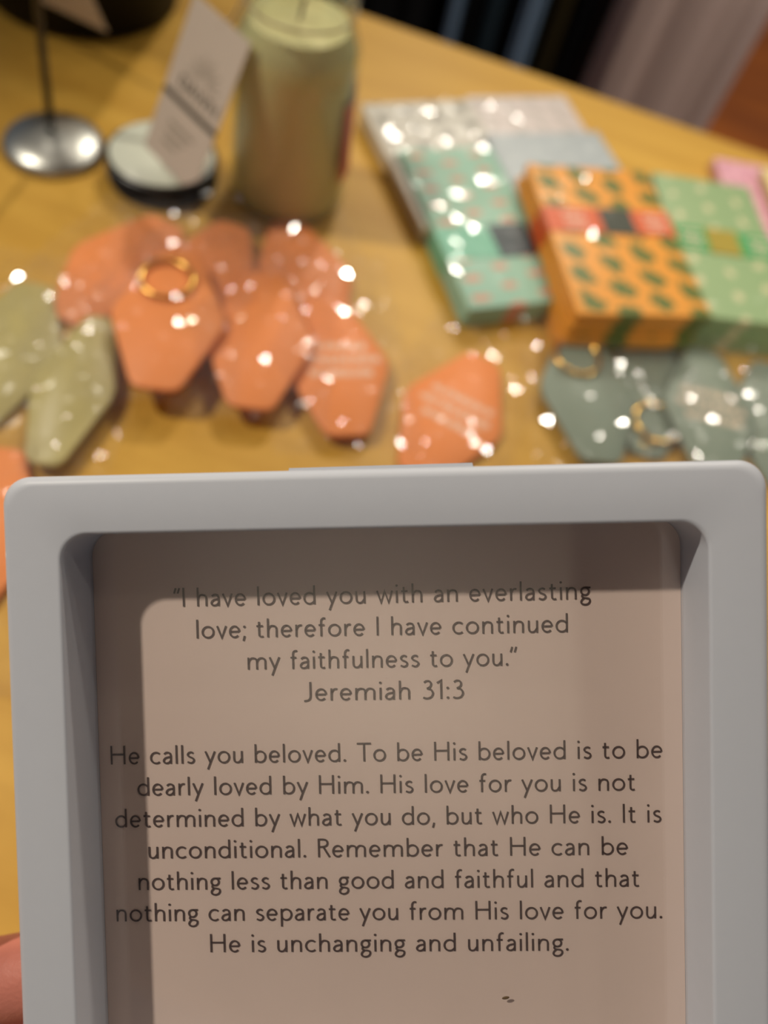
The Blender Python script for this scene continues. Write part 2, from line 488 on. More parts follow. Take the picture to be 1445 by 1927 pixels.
# ------------------------------------------------------------------ the hand-held frame
fr = empty('picture_frame', (0, 0, 0))
fr.matrix_world = FRAME_M
tag(fr, 'pale grey deep square frame with a pink scripture card, held up above the table', 'frame')
mm = 0.001
DEP = 14.7
CXF, CYF = -0.55, -9.4
rings = []
def fring(h, r, z): rings.append([(x * mm, y * mm, zz * mm) for x, y, zz in rrect(h, h, r, z, CXF, CYF, 10)])
fring(70.1, 4.0, -5.0); fring(70.9, 4.6, -4.2)
for k in range(7):
    a = R_(15 * k)
    fring(71.35 - 1.9 * (1 - cos(a)), 5.2, DEP - 1.9 + 1.9 * sin(a))
for k in range(5):
    a = R_(22.5 * k)
    fring(60.95 - 0.7 * sin(a), 5.4, DEP - 0.7 * (1 - cos(a)))
fring(60.25, 5.4, -0.2)
bm = loft_bm(rings, True, True)
auto_smooth(link_mesh('frame_body', bm, MT['frame'], fr), 40)
bm = loft_bm([[(-18.4 * mm, 60.6 * mm, z * mm), (17.8 * mm, 60.6 * mm, z * mm), (17.2 * mm, 62.75 * mm, z * mm), (-17.9 * mm, 62.55 * mm, z * mm)] for z in (-3, 9.5)])
link_mesh('hanging_tab', bm, MT['frame'], fr, smooth=False)
bm = bmesh.new(); bm.faces.new([bm.verts.new((x * mm, y * mm, z * mm)) for x, y, z in rrect(60.2, 60.2, 5.3, 0.0, CXF, CYF, 10)])
link_mesh('scripture_card', bm, MT['card'], fr, smooth=False)
TEXT = [('\u201cI have loved you with an everlasting', -44.1, 41.6, 0), ('love; therefore I have continued', -39.5, 36.75, 1),
        ('my faithfulness to you.\u201d', -29.05, 26.42, 2), ('Jeremiah 31:3', -17.76, 15.4, 3),
        ('He calls you beloved. To be His beloved is to be', -58.3, 55.53, 4.92), ('dearly loved by Him. His love for you is not', -52.9, 50.0, 5.92),
        ('determined by what you do, but who He is. It is', -57.8, 55.16, 6.92), ('unconditional. Remember that He can be', -51.0, 48.3, 7.92),
        ('nothing less than good and faithful and that', -53.3, 50.6, 8.92), ('nothing can separate you from His love for you.', -58.2, 55.0, 9.92),
        ('He is unchanging and unfailing.', -38.6, 35.8, 10.92)]
UNIT = 3.90 / 35
for s, xl, xr, k in TEXT:
    bm = bmesh.new()
    kx = text_bm(bm, s, xl, xr, 34.79 - 6.66 * k, UNIT, 0.0)
    for v in bm.verts:
        v.co = Vector((v.co.x * mm, v.co.y * mm, 0.16 * mm))
    print('TEXT', s[:14], round(kx / UNIT, 3))
    link_mesh('lettering', bm, MT['ink'], fr, smooth=False)
bm = loft_bm([[(x * mm, y * mm, z * mm) for x, y, z in rrect(60.15, 60.15, 5.3, z0, CXF, CYF, 10)] for z0 in (0.5, 1.4)])
auto_smooth(link_mesh('glazing', bm, MT['pane'], fr))
bm = bmesh.new()
bmesh.ops.create_icosphere(bm, subdivisions=2, radius=1.0)
for v in bm.verts:
    v.co = Vector((22.6 + v.co.x * 0.75 + 0.25 * v.co.y, -46.9 + v.co.y * 0.35, 1.55 + v.co.z * 0.12)) * mm
link_mesh('speck', bm, MT['speck'], fr)

# ------------------------------------------------------------------ the hand holding it
def cone_capsule(bm, a, b, ra, rb, n=16):
    a, b = Vector(a), Vector(b)
    t = (b - a).normalized()
    ref = Vector((0, 0, 1)) if abs(t.z) < 0.9 else Vector((1, 0, 0))
    u = t.cross(ref).normalized(); w = t.cross(u)
    rings = []
    for k in range(1, 6):
        th = R_(-90 + 18 * k); rings.append((a + t * (ra * sin(th)), ra * cos(th)))
    for k in range(0, 5):
        th = R_(18 * k); rings.append((b + t * (rb * sin(th)), rb * cos(th)))
    vr = [[bm.verts.new(c + (u * cos(2 * pi * k / n) + w * sin(2 * pi * k / n)) * r) for k in range(n)] for c, r in rings]
    for A, B in zip(vr, vr[1:]):
        for k in range(n):
            bm.faces.new((A[k], A[(k + 1) % n], B[(k + 1) % n], B[k]))
    bm.faces.new(vr[0][::-1]); bm.faces.new(vr[-1])
hand_chains = [
    [((-340, -150, 62), 33), ((-262, -124, 26), 28), ((-198, -99, 16), 22)],                      # forearm
    [((-198, -99, 15), 20), ((-160, -86, -8), 18), ((-134, -66, -21), 15)],                       # heel of the palm
    [((-192, -104, 16), 18), ((-150, -101, -4), 14), ((-122, -96, -19), 11)],
    [((-160, -90, -9), 15), ((-124, -62, -25), 13.5)], [((-160, -92, -9), 15), ((-120, -78, -25), 13)],
    [((-124, -50, -24), 11.5), ((-88, -38, -17), 9.6), ((-60, -31.5, -14.4), 8.6), ((-38, -28.5, -13.2), 7.6)],   # index
    [((-122, -66, -25), 11.5), ((-82, -56, -18), 9.8), ((-50, -50.5, -14.6), 8.8), ((-26, -48, -13.3), 7.8)],     # middle
    [((-122, -82, -26), 11), ((-86, -74.5, -19), 9.2), ((-56, -69.5, -14.4), 8.3), ((-33, -67.5, -13), 7.4)],     # ring
    [((-125, -97, -27), 10), ((-97, -92, -21), 8.2), ((-75, -88, -15.4), 7.4), ((-58, -86, -12.5), 6.6)],         # little
    [((-150, -78, -24), 16), ((-131, -46, -17), 12), ((-112, -16, -8), 10.2), ((-98, 8, -1), 8.4)],               # thumb
]
bm = bmesh.new()
for ch in hand_chains:
    for (a, ra), (b, rb) in zip(ch, ch[1:]):
        cone_capsule(bm, Vector(a) * mm, Vector(b) * mm, ra * mm, rb * mm)
hand = link_mesh('hand', bm, MT['skin'])
rm = hand.modifiers.new('remesh', 'REMESH'); rm.mode = 'VOXEL'; rm.voxel_size = 0.0016; rm.use_smooth_shade = True
sm = hand.modifiers.new('smooth', 'SMOOTH'); sm.factor = 0.6; sm.iterations = 5
hand.matrix_world = FRAME_M @ Matrix.Translation((0, -0.016, 0))
bpy.context.view_layer.update()
dg = bpy.context.evaluated_depsgraph_get()
me = bpy.data.meshes.new_from_object(hand.evaluated_get(dg))
hand.modifiers.clear(); hand.data = me
if not me.materials: me.materials.append(MT['skin'])
for p in me.polygons: p.use_smooth = True
tag(hand, 'hand gripping the pale frame from behind, a finger showing at its lower left', 'hand')
for (a, ra), (b, rb) in [(c[-2], c[-1]) for c in hand_chains[5:]]:
    a, b = Vector(a), Vector(b)
    t = (b - a).normalized()
    nrm = Vector((0, 0, -1)) if b.x > -95 else Vector((-0.75, 0.2, -0.3))
    nrm = (nrm - t * nrm.dot(t)).normalized(); sd = t.cross(nrm)
    bm = bmesh.new(); bmesh.ops.create_uvsphere(bm, u_segments=16, v_segments=10, radius=1)
    c = b + t * 1.0 + nrm * rb * 0.80
    for v in bm.verts:
        v.co = (c + t * v.co.x * rb * 0.8 + sd * v.co.y * rb * 0.62 + nrm * v.co.z * 1.3) * mm
    link_mesh('fingernail', bm, MT['nail'], hand)

# ------------------------------------------------------------------ key tags and their sleeves
def tag_outline(L, W, seg=5):
    pts = [(-0.17 * W, L / 2), (0.17 * W, L / 2), (W / 2, L * 0.04), (W / 2, -L * 0.05), (0.20 * W, -L / 2), (-0.20 * W, -L / 2), (-W / 2, -L * 0.05), (-W / 2, L * 0.04)]
    out = []
    n = len(pts)
    for i in range(n):
        p0, p1, p2 = Vector(pts[i - 1]), Vector(pts[i]), Vector(pts[(i + 1) % n])
        r = min(0.0055, (p0 - p1).length * 0.45, (p2 - p1).length * 0.45)
        a = p1 + (p0 - p1).normalized() * r; c = p1 + (p2 - p1).normalized() * r
        for k in range(seg + 1):
            t = k / seg
            out.append(a * (1 - t) ** 2 + p1 * 2 * t * (1 - t) + c * t * t)
    return out
TH = 0.0034
def tag_mesh(L, W):
    o = tag_outline(L, W)
    def ring(s, z): return [(p.x * s, p.y * (1 - (1 - s) * W / L), z) for p in o]
    rg = [ring(0.965, 0), ring(1, 0.0007), ring(1, TH - 0.0007), ring(0.965, TH)]
    return loft_bm([r[::-1] for r in rg])
def ring_pts(c, r, z, n=28, tilt=0.0):
    return [(c[0] + r * cos(2 * pi * k / n), c[1] + r * sin(2 * pi * k / n), z + tilt * r * sin(2 * pi * k / n)) for k in range(n)]
def key_tag(label, u0, v0, u1, v1, mat, lvl, L=0.088, W=0.052, text=True, ring=True, group=None, ring_side=-1):
    z = 0.0006 + lvl
    a, b = P(u0, v0, z), P(u1, v1, z)
    c = (a + b) / 2
    up = a - b
    rz = math.atan2(up.y, up.x) - pi / 2
    t = empty('key_tag', (c.x, c.y, TABLE_Z + z), rz)
    tag(t, label, 'key tag', group)
    auto_smooth(link_mesh('tag_body', tag_mesh(L, W), MT[mat], t), 50)
    if text:
        rows = [(0.30, 4), (0.36, 6), (0.27, 4)]
        bm = bmesh.new()
        for k, (hw, n) in enumerate(rows):
            y = 0.010 - k * 0.0085
            x = -hw * W
            while x < hw * W:
                w_ = random.uniform(0.0028, 0.0052)
                pts = [(x + w_ * q / 6, y + 0.0026 * sin(q * 2.4 + k + x * 900)) for q in range(7)]
                stroke_face(bm, pts, 0.0005, lambda px, py: (px, py, TH + 0.00006))
                x += w_ + 0.0011
        link_mesh('printed_words', bm, MT['whiteink'], t, smooth=False)
    if ring:
        link_mesh('split_ring', tube_bm(ring_pts((0.004 * ring_side, L / 2 - 0.022), 0.0125, TH + 0.0016), 0.0013, 8, True), MT['gold'], t)
        link_mesh('eyelet', tube_bm(ring_pts((0, L / 2 - 0.008), 0.0032, TH), 0.0006, 8, True), MT['gold'], t)
    return t, (L, W, z)
def sleeve(label, t, dims, ext_top=0.032, ext_bot=0.010, side=0.010, crinkle=0.0011, cell=0.0033, seed=0, group=None):
    """clear bag round one tag: a crinkled sheet lying over it down to what carries it"""
    L, W, z = dims
    rnd = random.Random(seed)
    o = tag_outline(L, W)
    hw = W / 2 + side
    y0, y1 = -L / 2 - ext_bot, L / 2 + ext_top
    nx, ny = int(2 * hw / cell), int((y1 - y0) / cell)
    bm = bmesh.new()
    g = []
    prof = lambda y: (W / 2) * max(0.3, 1 - 0.66 * abs(y - 0.02 * L) / (L / 2)) if abs(y) < L / 2 else 0.0
    for j in range(ny + 1):
        row = []
        for i in range(nx + 1):
            x = -hw + 2 * hw * i / nx
            y = y0 + (y1 - y0) * j / ny
            edge = i in (0, nx) or j in (0, ny)
            jx = 0 if edge else rnd.uniform(-0.3, 0.3) * cell
            jy = 0 if edge else rnd.uniform(-0.3, 0.3) * cell
            x2, y2 = x + jx, y + jy
            d = abs(x2) - prof(y2)
            if abs(y2) >= L / 2: d = max(abs(x2) - prof(L / 2 - 1e-5), 0) + (abs(y2) - L / 2)
            top = TH + 0.0042 - 0.0
            k = 1.0 if d < 0.004 else max(0.0, 1 - (d - 0.004) / 0.014)
            h = 0.0016 + (top - 0.0016) * k * k * (3 - 2 * k)
            q = noise.noise(Vector((x2 * 75 + seed * 3.1, y2 * 75, seed)))
            h += abs(q) * 0.0040 * (1.0 - 0.5 * k) + rnd.uniform(0, 2 * crinkle)
            row.append(bm.verts.new((x2, y2, h)))
        g.append(row)
    for j in range(ny):
        for i in range(nx):
            a, b, c, d = g[j][i], g[j][i + 1], g[j + 1][i + 1], g[j + 1][i]
            if rnd.random() < 0.5:
                bm.faces.new((a, b, c)); bm.faces.new((a, c, d))
            else:
                bm.faces.new((a, b, d)); bm.faces.new((b, c, d))
    s = link_mesh('cellophane_sleeve', bm, MT['film'], smooth=False)
    s.location = t.location; s.rotation_euler = t.rotation_euler
    tag(s, label, 'plastic sleeve', group)
    return s
GO, GS = 'orange key tags', 'clear sleeves on the orange tags'
ST = 0.0048
NT = {'ring': False, 'text': False}
NR = {'ring': False}
specs = [
 ('orange key tag half buried at the back left of the heap', 145, 590, 300, 440, 'orange', 0, NT),
 ('orange key tag at the back, under the ringed one', 440, 430, 330, 640, 'orange', ST, NT),
 ('orange key tag of the heap nearest the candle jar', 535, 415, 612, 650, 'orange', 0, NT),
 ('orange key tag fanned out right beside the ringed one', 505, 505, 467, 795, 'orange', 2 * ST, NT),
 ('orange key tag topmost on the heap, gold ring lying on it', 345, 470, 288, 755, 'orange', 3 * ST, {'text': False}),
 ('orange key tag with white words at the right end of the heap', 612, 562, 655, 832, 'orange', ST, NR),
 ('single orange key tag lying apart just above the frame', 912, 676, 780, 905, 'orange', 0, NR),
 ('orange key tag peeking out past the left frame edge', -75, 1085, -30, 950, 'orange', 0, NT),
 ('slim olive key tag left of the orange heap', 200, 585, 72, 905, 'olive', ST, {'W': 0.036, 'text': False, 'ring': False}),
 ('broad pale olive key tag cut off by the left photo edge', 70, 545, -50, 800, 'olive', 0, {'W': 0.050, 'text': False, 'ring': False}),
 ('grey-green key tag in front of the orange patterned stack', 1085, 640, 1125, 858, 'greygreen', ST, {'text': False}),
 ('grey-green key tag with white words by the frame corner', 1318, 660, 1345, 905, 'greygreen', ST, NR),
 ('grey-green key tag half out of view at the right photo edge', 1440, 690, 1470, 920, 'greygreen', 0, NT),
 ('grey-green key tag underneath two others, gold ring towards the frame', 1212, 858, 1222, 640, 'greygreen', 0, {'text': False}),
]
for k, (lab, u0, v0, u1, v1, mt, lv, kw) in enumerate(specs):
    fam = {'orange': 'orange', 'olive': 'olive', 'greygreen': 'grey-green'}[mt]
    t, d = key_tag(lab, u0, v0, u1, v1, mt, lv, group=fam + ' key tags', **kw)
    sleeve('clear sleeve round the ' + lab.split(',')[0].replace('with white words at', 'at'), t, d, seed=k + 1, group='clear sleeves on the key tags',
           ext_top=[.032, .034, .026, .03, .03, .03, .022, .02, .02, .02, .02, .03, .03, .01][k])

# ------------------------------------------------------------------ patterned packets
def packet_group(name, label, corners, zt, n, th, mats, band=None, square=None, words=None, group='patterned paper packets', wrap=True, seed=0, band_at=0.0):
    """corners: photo pixels of the top face, back-left, back-right, front-right, front-left"""
    q = [P(u, v, zt) for u, v in corners]
    c = sum(q, Vector()) / 4
    dx = ((q[1] - q[0]) + (q[2] - q[3])) / 2
    dy = ((q[0] - q[3]) + (q[1] - q[2])) / 2
    w, l_ = dx.length, dy.length
    rz = math.atan2(dx.y, dx.x) * 0.5 + (math.atan2(dy.y, dy.x) - pi / 2) * 0.5
    rnd = random.Random(seed)
    for k in range(n):
        z = zt - (k + 1) * th
        off = 0 if k == 0 else 0.002
        t = empty('paper_packet', (c.x + rnd.uniform(-off, off), c.y + rnd.uniform(-off, off), TABLE_Z + z), rz + (rnd.uniform(-0.03, 0.03) if k else 0))
        tag(t, label[k] if k < len(label) else label[-1], 'packet', group)
        hw, hl = w / 2, l_ / 2
        t1 = th - 0.0004
        auto_smooth(link_mesh('packet_body', box_bm(-hw, hw, -hl, hl, 0.0, t1 - 0.0008, bevel=0.0015), mats[0], t))
        if band:
            b0 = band_at * l_
            bh = 0.095 * l_ if len(band) < 2 else band[1] * l_
            bmb = loft_bm([[(-hw - 0.0003, y, 0.0003), (hw + 0.0003, y, 0.0003), (hw + 0.0003, y, t1 - 0.0004), (-hw - 0.0003, y, t1 - 0.0004)] for y in (b0 - bh, b0 + bh)])
            bd = link_mesh('paper_band', bmb, band[0], t, smooth=False)
            if square and k == 0:
                sx = square[1] * w; ss = bh * 0.98
                link_mesh('band_label', box_bm(sx - ss, sx + ss, b0 - ss * 1.05, b0 + ss * 1.05, t1 - 0.0004, t1 - 0.0001), square[0], bd, smooth=False)
            if words and k == 0:
                for fx in words:
                    bmw = bmesh.new()
                    x = fx * w
                    for r_ in range(3):
                        pts = [(x + (q_ - 4) * 0.0016, b0 + (r_ - 1) * bh * 0.5 + 0.0012 * sin(q_ * 2.3 + r_)) for q_ in range(9)]
                        stroke_face(bmw, pts, 0.0006, lambda px, py: (px, py, t1 - 0.0002))
                    link_mesh('band_words', bmw, MT['whiteink'], bd, smooth=False)
        if wrap and k == 0:
            # clear film stretched over the packet, creased
            nx, ny = max(3, int(w / 0.0050)), max(3, int(l_ / 0.0050))
            bmf = bmesh.new(); g = []
            for j in range(-1, ny + 2):
                row = []
                for i in range(-1, nx + 2):
                    x = -hw + w * min(max(i, 0), nx) / nx; y = -hl + l_ * min(max(j, 0), ny) / ny
                    side_ = i in (-1, nx + 1) or j in (-1, ny + 1)
                    if i < 0: x -= 0.0012
                    if i > nx: x += 0.0012
                    if j < 0: y -= 0.0012
                    if j > ny: y += 0.0012
                    if not side_:
                        x += rnd.uniform(-.3, .3) * 0.005; y += rnd.uniform(-.3, .3) * 0.005
                        x = min(max(x, -hw), hw); y = min(max(y, -hl), hl)
                    zz = 0.0005 if side_ else t1 + 0.0001 + rnd.uniform(0, 0.0010)
                    row.append(bmf.verts.new((x, y, zz)))
                g.append(row)
            for j in range(len(g) - 1):
                for i in range(len(g[0]) - 1):
                    a, b, c_, d = g[j][i], g[j][i + 1], g[j + 1][i + 1], g[j + 1][i]
                    if rnd.random() < .5: bmf.faces.new((a, b, c_)); bmf.faces.new((a, c_, d))
                    else: bmf.faces.new((a, b, d)); bmf.faces.new((b, c_, d))
            link_mesh('clear_film', bmf, MT['film2'], t, smooth=False)

m_orange = motif('orange_leaf_print', (0.78, 0.33, 0.045), (0.14, 0.17, 0.035), 3.8, 6.4, 0.31, 0.85, 0.30, shear=0.3)
m_teal = motif('teal_coral_print', (0.30, 0.50, 0.38), (0.60, 0.31, 0.22), 3.2, 9, 0.27, 1.5, 0.16)
m_white = motif('white_grey_print', (0.60, 0.57, 0.49), (0.27, 0.25, 0.21), 4.0, 6.5, 0.21, 0.9, 0.2)
m_pinkw = motif('blush_print', (0.62, 0.54, 0.50), (0.42, 0.39, 0.35), 4.2, 7, 0.2, 1.0, 0.15)
m_blue = motif('pale_blue_print', (0.42, 0.46, 0.47), (0.46, 0.50, 0.50), 4, 6, 0.2)
m_green = motif('green_sprig_print', (0.29, 0.41, 0.20), (0.62, 0.58, 0.34), 3.2, 6.5, 0.13, 0.7, 0.14)
m_pink = motif('pink_print', (0.72, 0.37, 0.44), (0.55, 0.22, 0.30), 4, 6, 0.2)
m_yel = principled('cream_paper', (0.80, 0.66, 0.30), 0.6)
b_teal = principled('teal_band', (0.16, 0.45, 0.30), 0.5)
b_navy = principled('navy_square', (0.015, 0.03, 0.035), 0.5)
b_red = principled('red_band', (0.66, 0.11, 0.02), 0.45)
b_dark = principled('dark_green_square', (0.035, 0.04, 0.02), 0.5)
b_green = principled('green_band', (0.05, 0.33, 0.10), 0.5)
b_must = principled('mustard_square', (0.36, 0.27, 0.02), 0.5)

packet_group('w', ['white packet with small grey motifs, back left of the packets', 'lower white packet in the stack nearest the candle jar'],
             [(700, 196), (895, 178), (992, 395), (785, 440)], 0.013, 2, 0.007, [m_white], seed=1)
packet_group('p', ['blush packet with faint grey motifs beside the far table edge'],
             [(885, 182), (1070, 172), (1150, 330), (960, 350)], 0.0065, 1, 0.0062, [m_pinkw], seed=2)
packet_group('b', ['plain pale blue packet between the teal and the orange packets', 'lower packet under the plain pale blue one'],
             [(940, 262), (1140, 232), (1215, 425), (1010, 470)], 0.0155, 1, 0.0076, [m_blue], seed=3)
packet_group('t', ['teal packet with coral motifs and a dark square on its band', 'second teal packet directly under the one with the dark square'],
             [(772, 292), (948, 258), (1042, 560), (868, 582)], 0.0165, 2, 0.0080, [m_teal], band=(b_teal, 0.095), square=(b_navy, 0.22), words=None, seed=4, band_at=-0.13)
packet_group('o', ['orange packet with green leaf print and red band, top of its stack', 'second orange packet from the top of the leaf print stack', 'third orange packet from the top of the leaf print stack', 'bottom orange packet of the leaf print stack'],
             [(1022, 318), (1236, 310), (1310, 578), (1068, 598)], 0.034, 4, 0.0083, [m_orange], band=(b_red, 0.085), square=(b_dark, 0.06), words=[-0.28, 0.36], seed=5, band_at=0.10)
packet_group('g', ['green sprig print packet with a mustard square on its band, top of its stack', 'second green sprig packet, under the one with the mustard square', 'bottom green sprig packet at the right side of the photo'],
             [(1240, 322), (1425, 350), (1495, 600), (1300, 600)], 0.027, 3, 0.0088, [m_green], band=(b_green, 0.085), square=(b_must, 0.0), words=[-0.3, 0.36], seed=6, band_at=0.02)
packet_group('k', ['pink packet behind the green sprig packets'],
             [(1325, 288), (1480, 318), (1560, 520), (1425, 480)], 0.009, 1, 0.0085, [m_pink], seed=7)
packet_group('y', ['cream packet at the far right table edge behind the pink one'],
             [(1415, 300), (1560, 340), (1620, 450), (1500, 420)], 0.017, 1, 0.0075, [m_yel], seed=8)

# ------------------------------------------------------------------ candle jar, its lid, cards, wire stand
jc = (P(428, 384) + P(640, 378)) / 2
jr = 0.0330
jc.y += 0.009
jc.x -= 0.002
jar = empty('candle_jar', (jc.x, jc.y, TABLE_Z))
tag(jar, 'clear glass jar candle filled with cream wax, standing at the back of the table', 'candle')
jt = jr - 0.0022
gp = [(0.026, 0.0012), (0.0315, 0.0015), (jr, 0.006), (jt + 0.0008, 0.081), (jt + 0.0004, 0.089), (jt - 0.0022, 0.095), (0.0270, 0.099), (0.0262, 0.102), (0.0262, 0.110), (0.0275, 0.111), (0.0275, 0.113), (0.0262, 0.114), (0.0262, 0.118), (0.0275, 0.119), (0.0275, 0.124), (0.0262, 0.126),
      (0.0245, 0.125), (0.0245, 0.102), (0.0250, 0.0990), (jt - 0.0042, 0.0938), (jt - 0.0016, 0.088), (jt - 0.0012, 0.081), (jr - 0.0022, 0.006), (0.0300, 0.0040), (0.02, 0.0036)]
auto_smooth(link_mesh('glass', lathe_bm(gp, 72), MT['glass'], jar), 60)
wp = [(0.019, 0.0040), (0.0294, 0.0044), (jr - 0.0026, 0.007), (jt - 0.0016, 0.081), (jt - 0.0021, 0.0875), (jt - 0.0048, 0.0935), (0.0244, 0.0975), (0.02, 0.0980), (0.004, 0.0978)]
auto_smooth(link_mesh('wax', lathe_bm(wp, 72), MT['wax'], jar), 50)
link_mesh('wick', tube_bm([(0, 0, 0.0976), (0.0005, 0, 0.103), (0.0015, 0.0005, 0.107)], 0.0009, 8), MT['darkink'], jar)
bm = bmesh.new(); prev = None
for k in range(25):
    a = R_(-16 + 80 * k / 24)
    r = jr + 0.0004
    v0 = bm.verts.new((r * cos(a), r * sin(a), 0.024)); v1 = bm.verts.new(((r - 0.0016) * cos(a), (r - 0.0016) * sin(a), 0.068))
    if prev: bm.faces.new((prev[0], v0, v1, prev[1]))
    prev = (v0, v1)
link_mesh('paper_label', bm, MT['label_red'], jar)

lc = (P(195, 284, 0.014) + P(410, 294, 0.014)) / 2
lid = empty('jar_lid', (lc.x, lc.y, TABLE_Z))
tag(lid, 'black screw lid with a pale disc on top, lying beside the candle jar', 'lid')
lr = 0.0305
lp = [(lr - 0.002, 0.0), (lr, 0.001)]
for k in range(6):
    lp += [(lr, 0.002 + k * 0.0018), (lr - 0.0006, 0.0029 + k * 0.0018)]
lp += [(lr, 0.0130), (lr - 0.0008, 0.0138), (lr - 0.0025, 0.0142), (0.004, 0.0142)]
auto_smooth(link_mesh('rim', lathe_bm(lp, 72), MT['blackmetal'], lid), 50)
link_mesh('top_disc', lathe_bm([(lr - 0.0022, 0.0143), (lr - 0.0026, 0.0148), (0.003, 0.0150)], 72), MT['lidtop'], lid)

def hang_card(label, tl, ux, uy, w, h, stripe, words, name='swing_tag', hole=None, clip=0.0):
    """card with its own axes: ux along its width, uy down its length"""
    ux, uy = ux.normalized(), uy.normalized()
    nz = ux.cross(-uy).normalized()
    uy2 = -(nz.cross(ux))
    o = empty(name, tl)
    o.matrix_world = Matrix(((ux.x, -uy2.x, nz.x, tl.x), (ux.y, -uy2.y, nz.y, tl.y), (ux.z, -uy2.z, nz.z, tl.z), (0, 0, 0, 1)))
    tag(o, label, 'tag')
    T_ = 0.0006
    def card(y0, y1, nm, mat, cl=0.0, z0=0.0, z1=T_):
        pts = [(0, -y1), (w - cl, -y1), (w, -y1 + cl), (w, -y0), (0, -y0)] if cl else [(0, -y1), (w, -y1), (w, -y0), (0, -y0)]
        return link_mesh(nm, loft_bm([[(x, y, z) for x, y in pts] for z in (z0, z1)]), mat, o, smooth=False)
    return o, card, T_

# striped card hanging from the jar neck over the lid
d_up = 0.366
TLp = Pd(376, -12, d_up); Lp_ = Pd(312, 156, 0.392); Rp_ = Pd(409, 250, 0.380)
ux = Rp_ - Lp_
uy = (Lp_ - TLp); uy = uy - ux.normalized() * uy.dot(ux.normalized()) * 0.0
cw = ux.length; up_len = (Lp_ - TLp).length
# keep the card's true sheared corner positions as a right-angled card
uyn = (uy - ux.normalized() * uy.dot(ux.normalized())).normalized()
card1, mkcard, T_ = hang_card('taupe swing tag with a sunrise drawing and dark stripe, hanging from the candle jar', Lp_ - uyn * up_len * 0.97, ux, uyn, cw, 0, None, None)
UL = up_len * 0.97
mkcard(0.0, UL, 'upper_card', MT['taupe'])
mkcard(UL, UL + 0.0032, 'stripe', MT['darkink'])
mkcard(UL + 0.0032, UL + 0.034, 'lower_card', MT['taupe'], cl=0.008)
bm = bmesh.new()
text_bm(bm, 'DAWN', cw * 0.22, cw * 0.90, -UL + 0.0042, 0.0060 / 35, T_ + 0.00008, hw=3.0)
link_mesh('lettering', bm, MT['darkink'], card1, smooth=False)
bm = bmesh.new()
cx0, cy0 = cw * 0.55, -UL + 0.0125
for k in range(11):
    a = R_(8 + 164 * k / 10)
    stroke_face(bm, [(cx0 + 0.0052 * cos(a), cy0 + 0.0052 * sin(a)), (cx0 + (0.0115 if k % 2 else 0.0135) * cos(a), cy0 + (0.0115 if k % 2 else 0.0135) * sin(a))], 0.0003, lambda x, y: (x, y, T_ + 0.00008))
stroke_face(bm, [(cx0 + 0.0042 * cos(R_(q * 6)), cy0 + 0.0042 * sin(R_(q * 6))) for q in range(31)], 0.0003, lambda x, y: (x, y, T_ + 0.00008))
link_mesh('sunrise_drawing', bm, MT['midink'], card1, smooth=False)
bm = bmesh.new()
for r_ in range(3):
    y = -UL - 0.0032 - 0.010 - r_ * 0.0050
    pts = [(cw * 0.26 + q * cw * 0.026, y + 0.0009 * sin(q * 2.2 + r_)) for q in range(19 - 4 * r_)]
    stroke_face(bm, pts, 0.0005, lambda x, px: (x, px, T_ + 0.00008))
link_mesh('small_print', bm, MT['midink'], card1, smooth=False)
top_mid = card1.matrix_world @ Vector((cw / 2, -0.004, 0.0004))
neck = Vector((jc.x, jc.y, TABLE_Z + 0.106))
bm = bmesh.new()
nk = [neck + Vector((0.0268 * cos(a), 0.0268 * sin(a), 0)) for a in [2 * pi * k / 36 for k in range(36)]]
tube_bm(nk, 0.0006, 6, True, bm)
close = min(nk, key=lambda p: (p - top_mid).length)
tube_bm([close, (close + top_mid) / 2 + Vector((0, 0, -0.003)), top_mid], 0.0006, 6, False, bm)
s1 = link_mesh('string', bm, MT['string'], card1)
bpy.context.view_layer.update()
s1.matrix_parent_inverse = card1.matrix_world.inverted()

# wire stand
bc = (P(0, 258, 0.006) + P(195, 262, 0.006)) / 2
stand = empty('wire_stand', (bc.x, bc.y, TABLE_Z))
tag(stand, 'thin dark wire stand on a domed steel foot at the left', 'stand')
br = 0.0275
bp_ = [(br - 0.001, 0.0), (br, 0.0008), (br, 0.002)] + [(br * cos(R_(a)), 0.002 + 0.0085 * sin(R_(a))) for a in range(8, 89, 8)]
auto_smooth(link_mesh('foot', lathe_bm(bp_, 64), MT['chrome'], stand), 50)
ptop = Py(52, -160, bc.y) - Vector((bc.x, bc.y, TABLE_Z))
pole = [Vector((0, 0, 0.009)) .lerp(Vector((ptop.x, ptop.y, ptop.z)), k / 12) for k in range(13)]
link_mesh('pole', tube_bm(pole, 0.0021, 12), MT['blackmetal'], stand)
arm_top = pole[-1]
# hook arm and the card hanging from it
cb = Pd(203, 60, 0.447)                        # lowest corner of the hanging card
tl = Pd(78, 2, 0.460)
ta = min((Pd(172, -10, 0.40 + 0.002 * k) for k in range(50)), key=lambda p: abs((tl - cb).normalized().dot((p - cb).normalized())))
e1 = (tl - cb).normalized(); e2 = (ta - cb); e2 = (e2 - e1 * e2.dot(e1)).normalized()
c2 = empty('swing_tag', cb)
n2 = e1.cross(e2)
if n2.y > 0: n2 = -n2
c2.matrix_world = Matrix(((e1.x, e2.x, n2.x, cb.x), (e1.y, e2.y, n2.y, cb.y), (e1.z, e2.z, n2.z, cb.z), (0, 0, 0, 1)))
tag(c2, 'blank taupe swing tag dangling at the top left corner, hung from the wire stand', 'tag')
link_mesh('card', loft_bm([[(x, y, z) for x, y in ((0, 0), (0.060, 0), (0.060, 0.034), (0.005, 0.034), (0, 0.029))] for z in (0, 0.0006)]), MT['taupe'], c2, smooth=False)
bpy.context.view_layer.update()
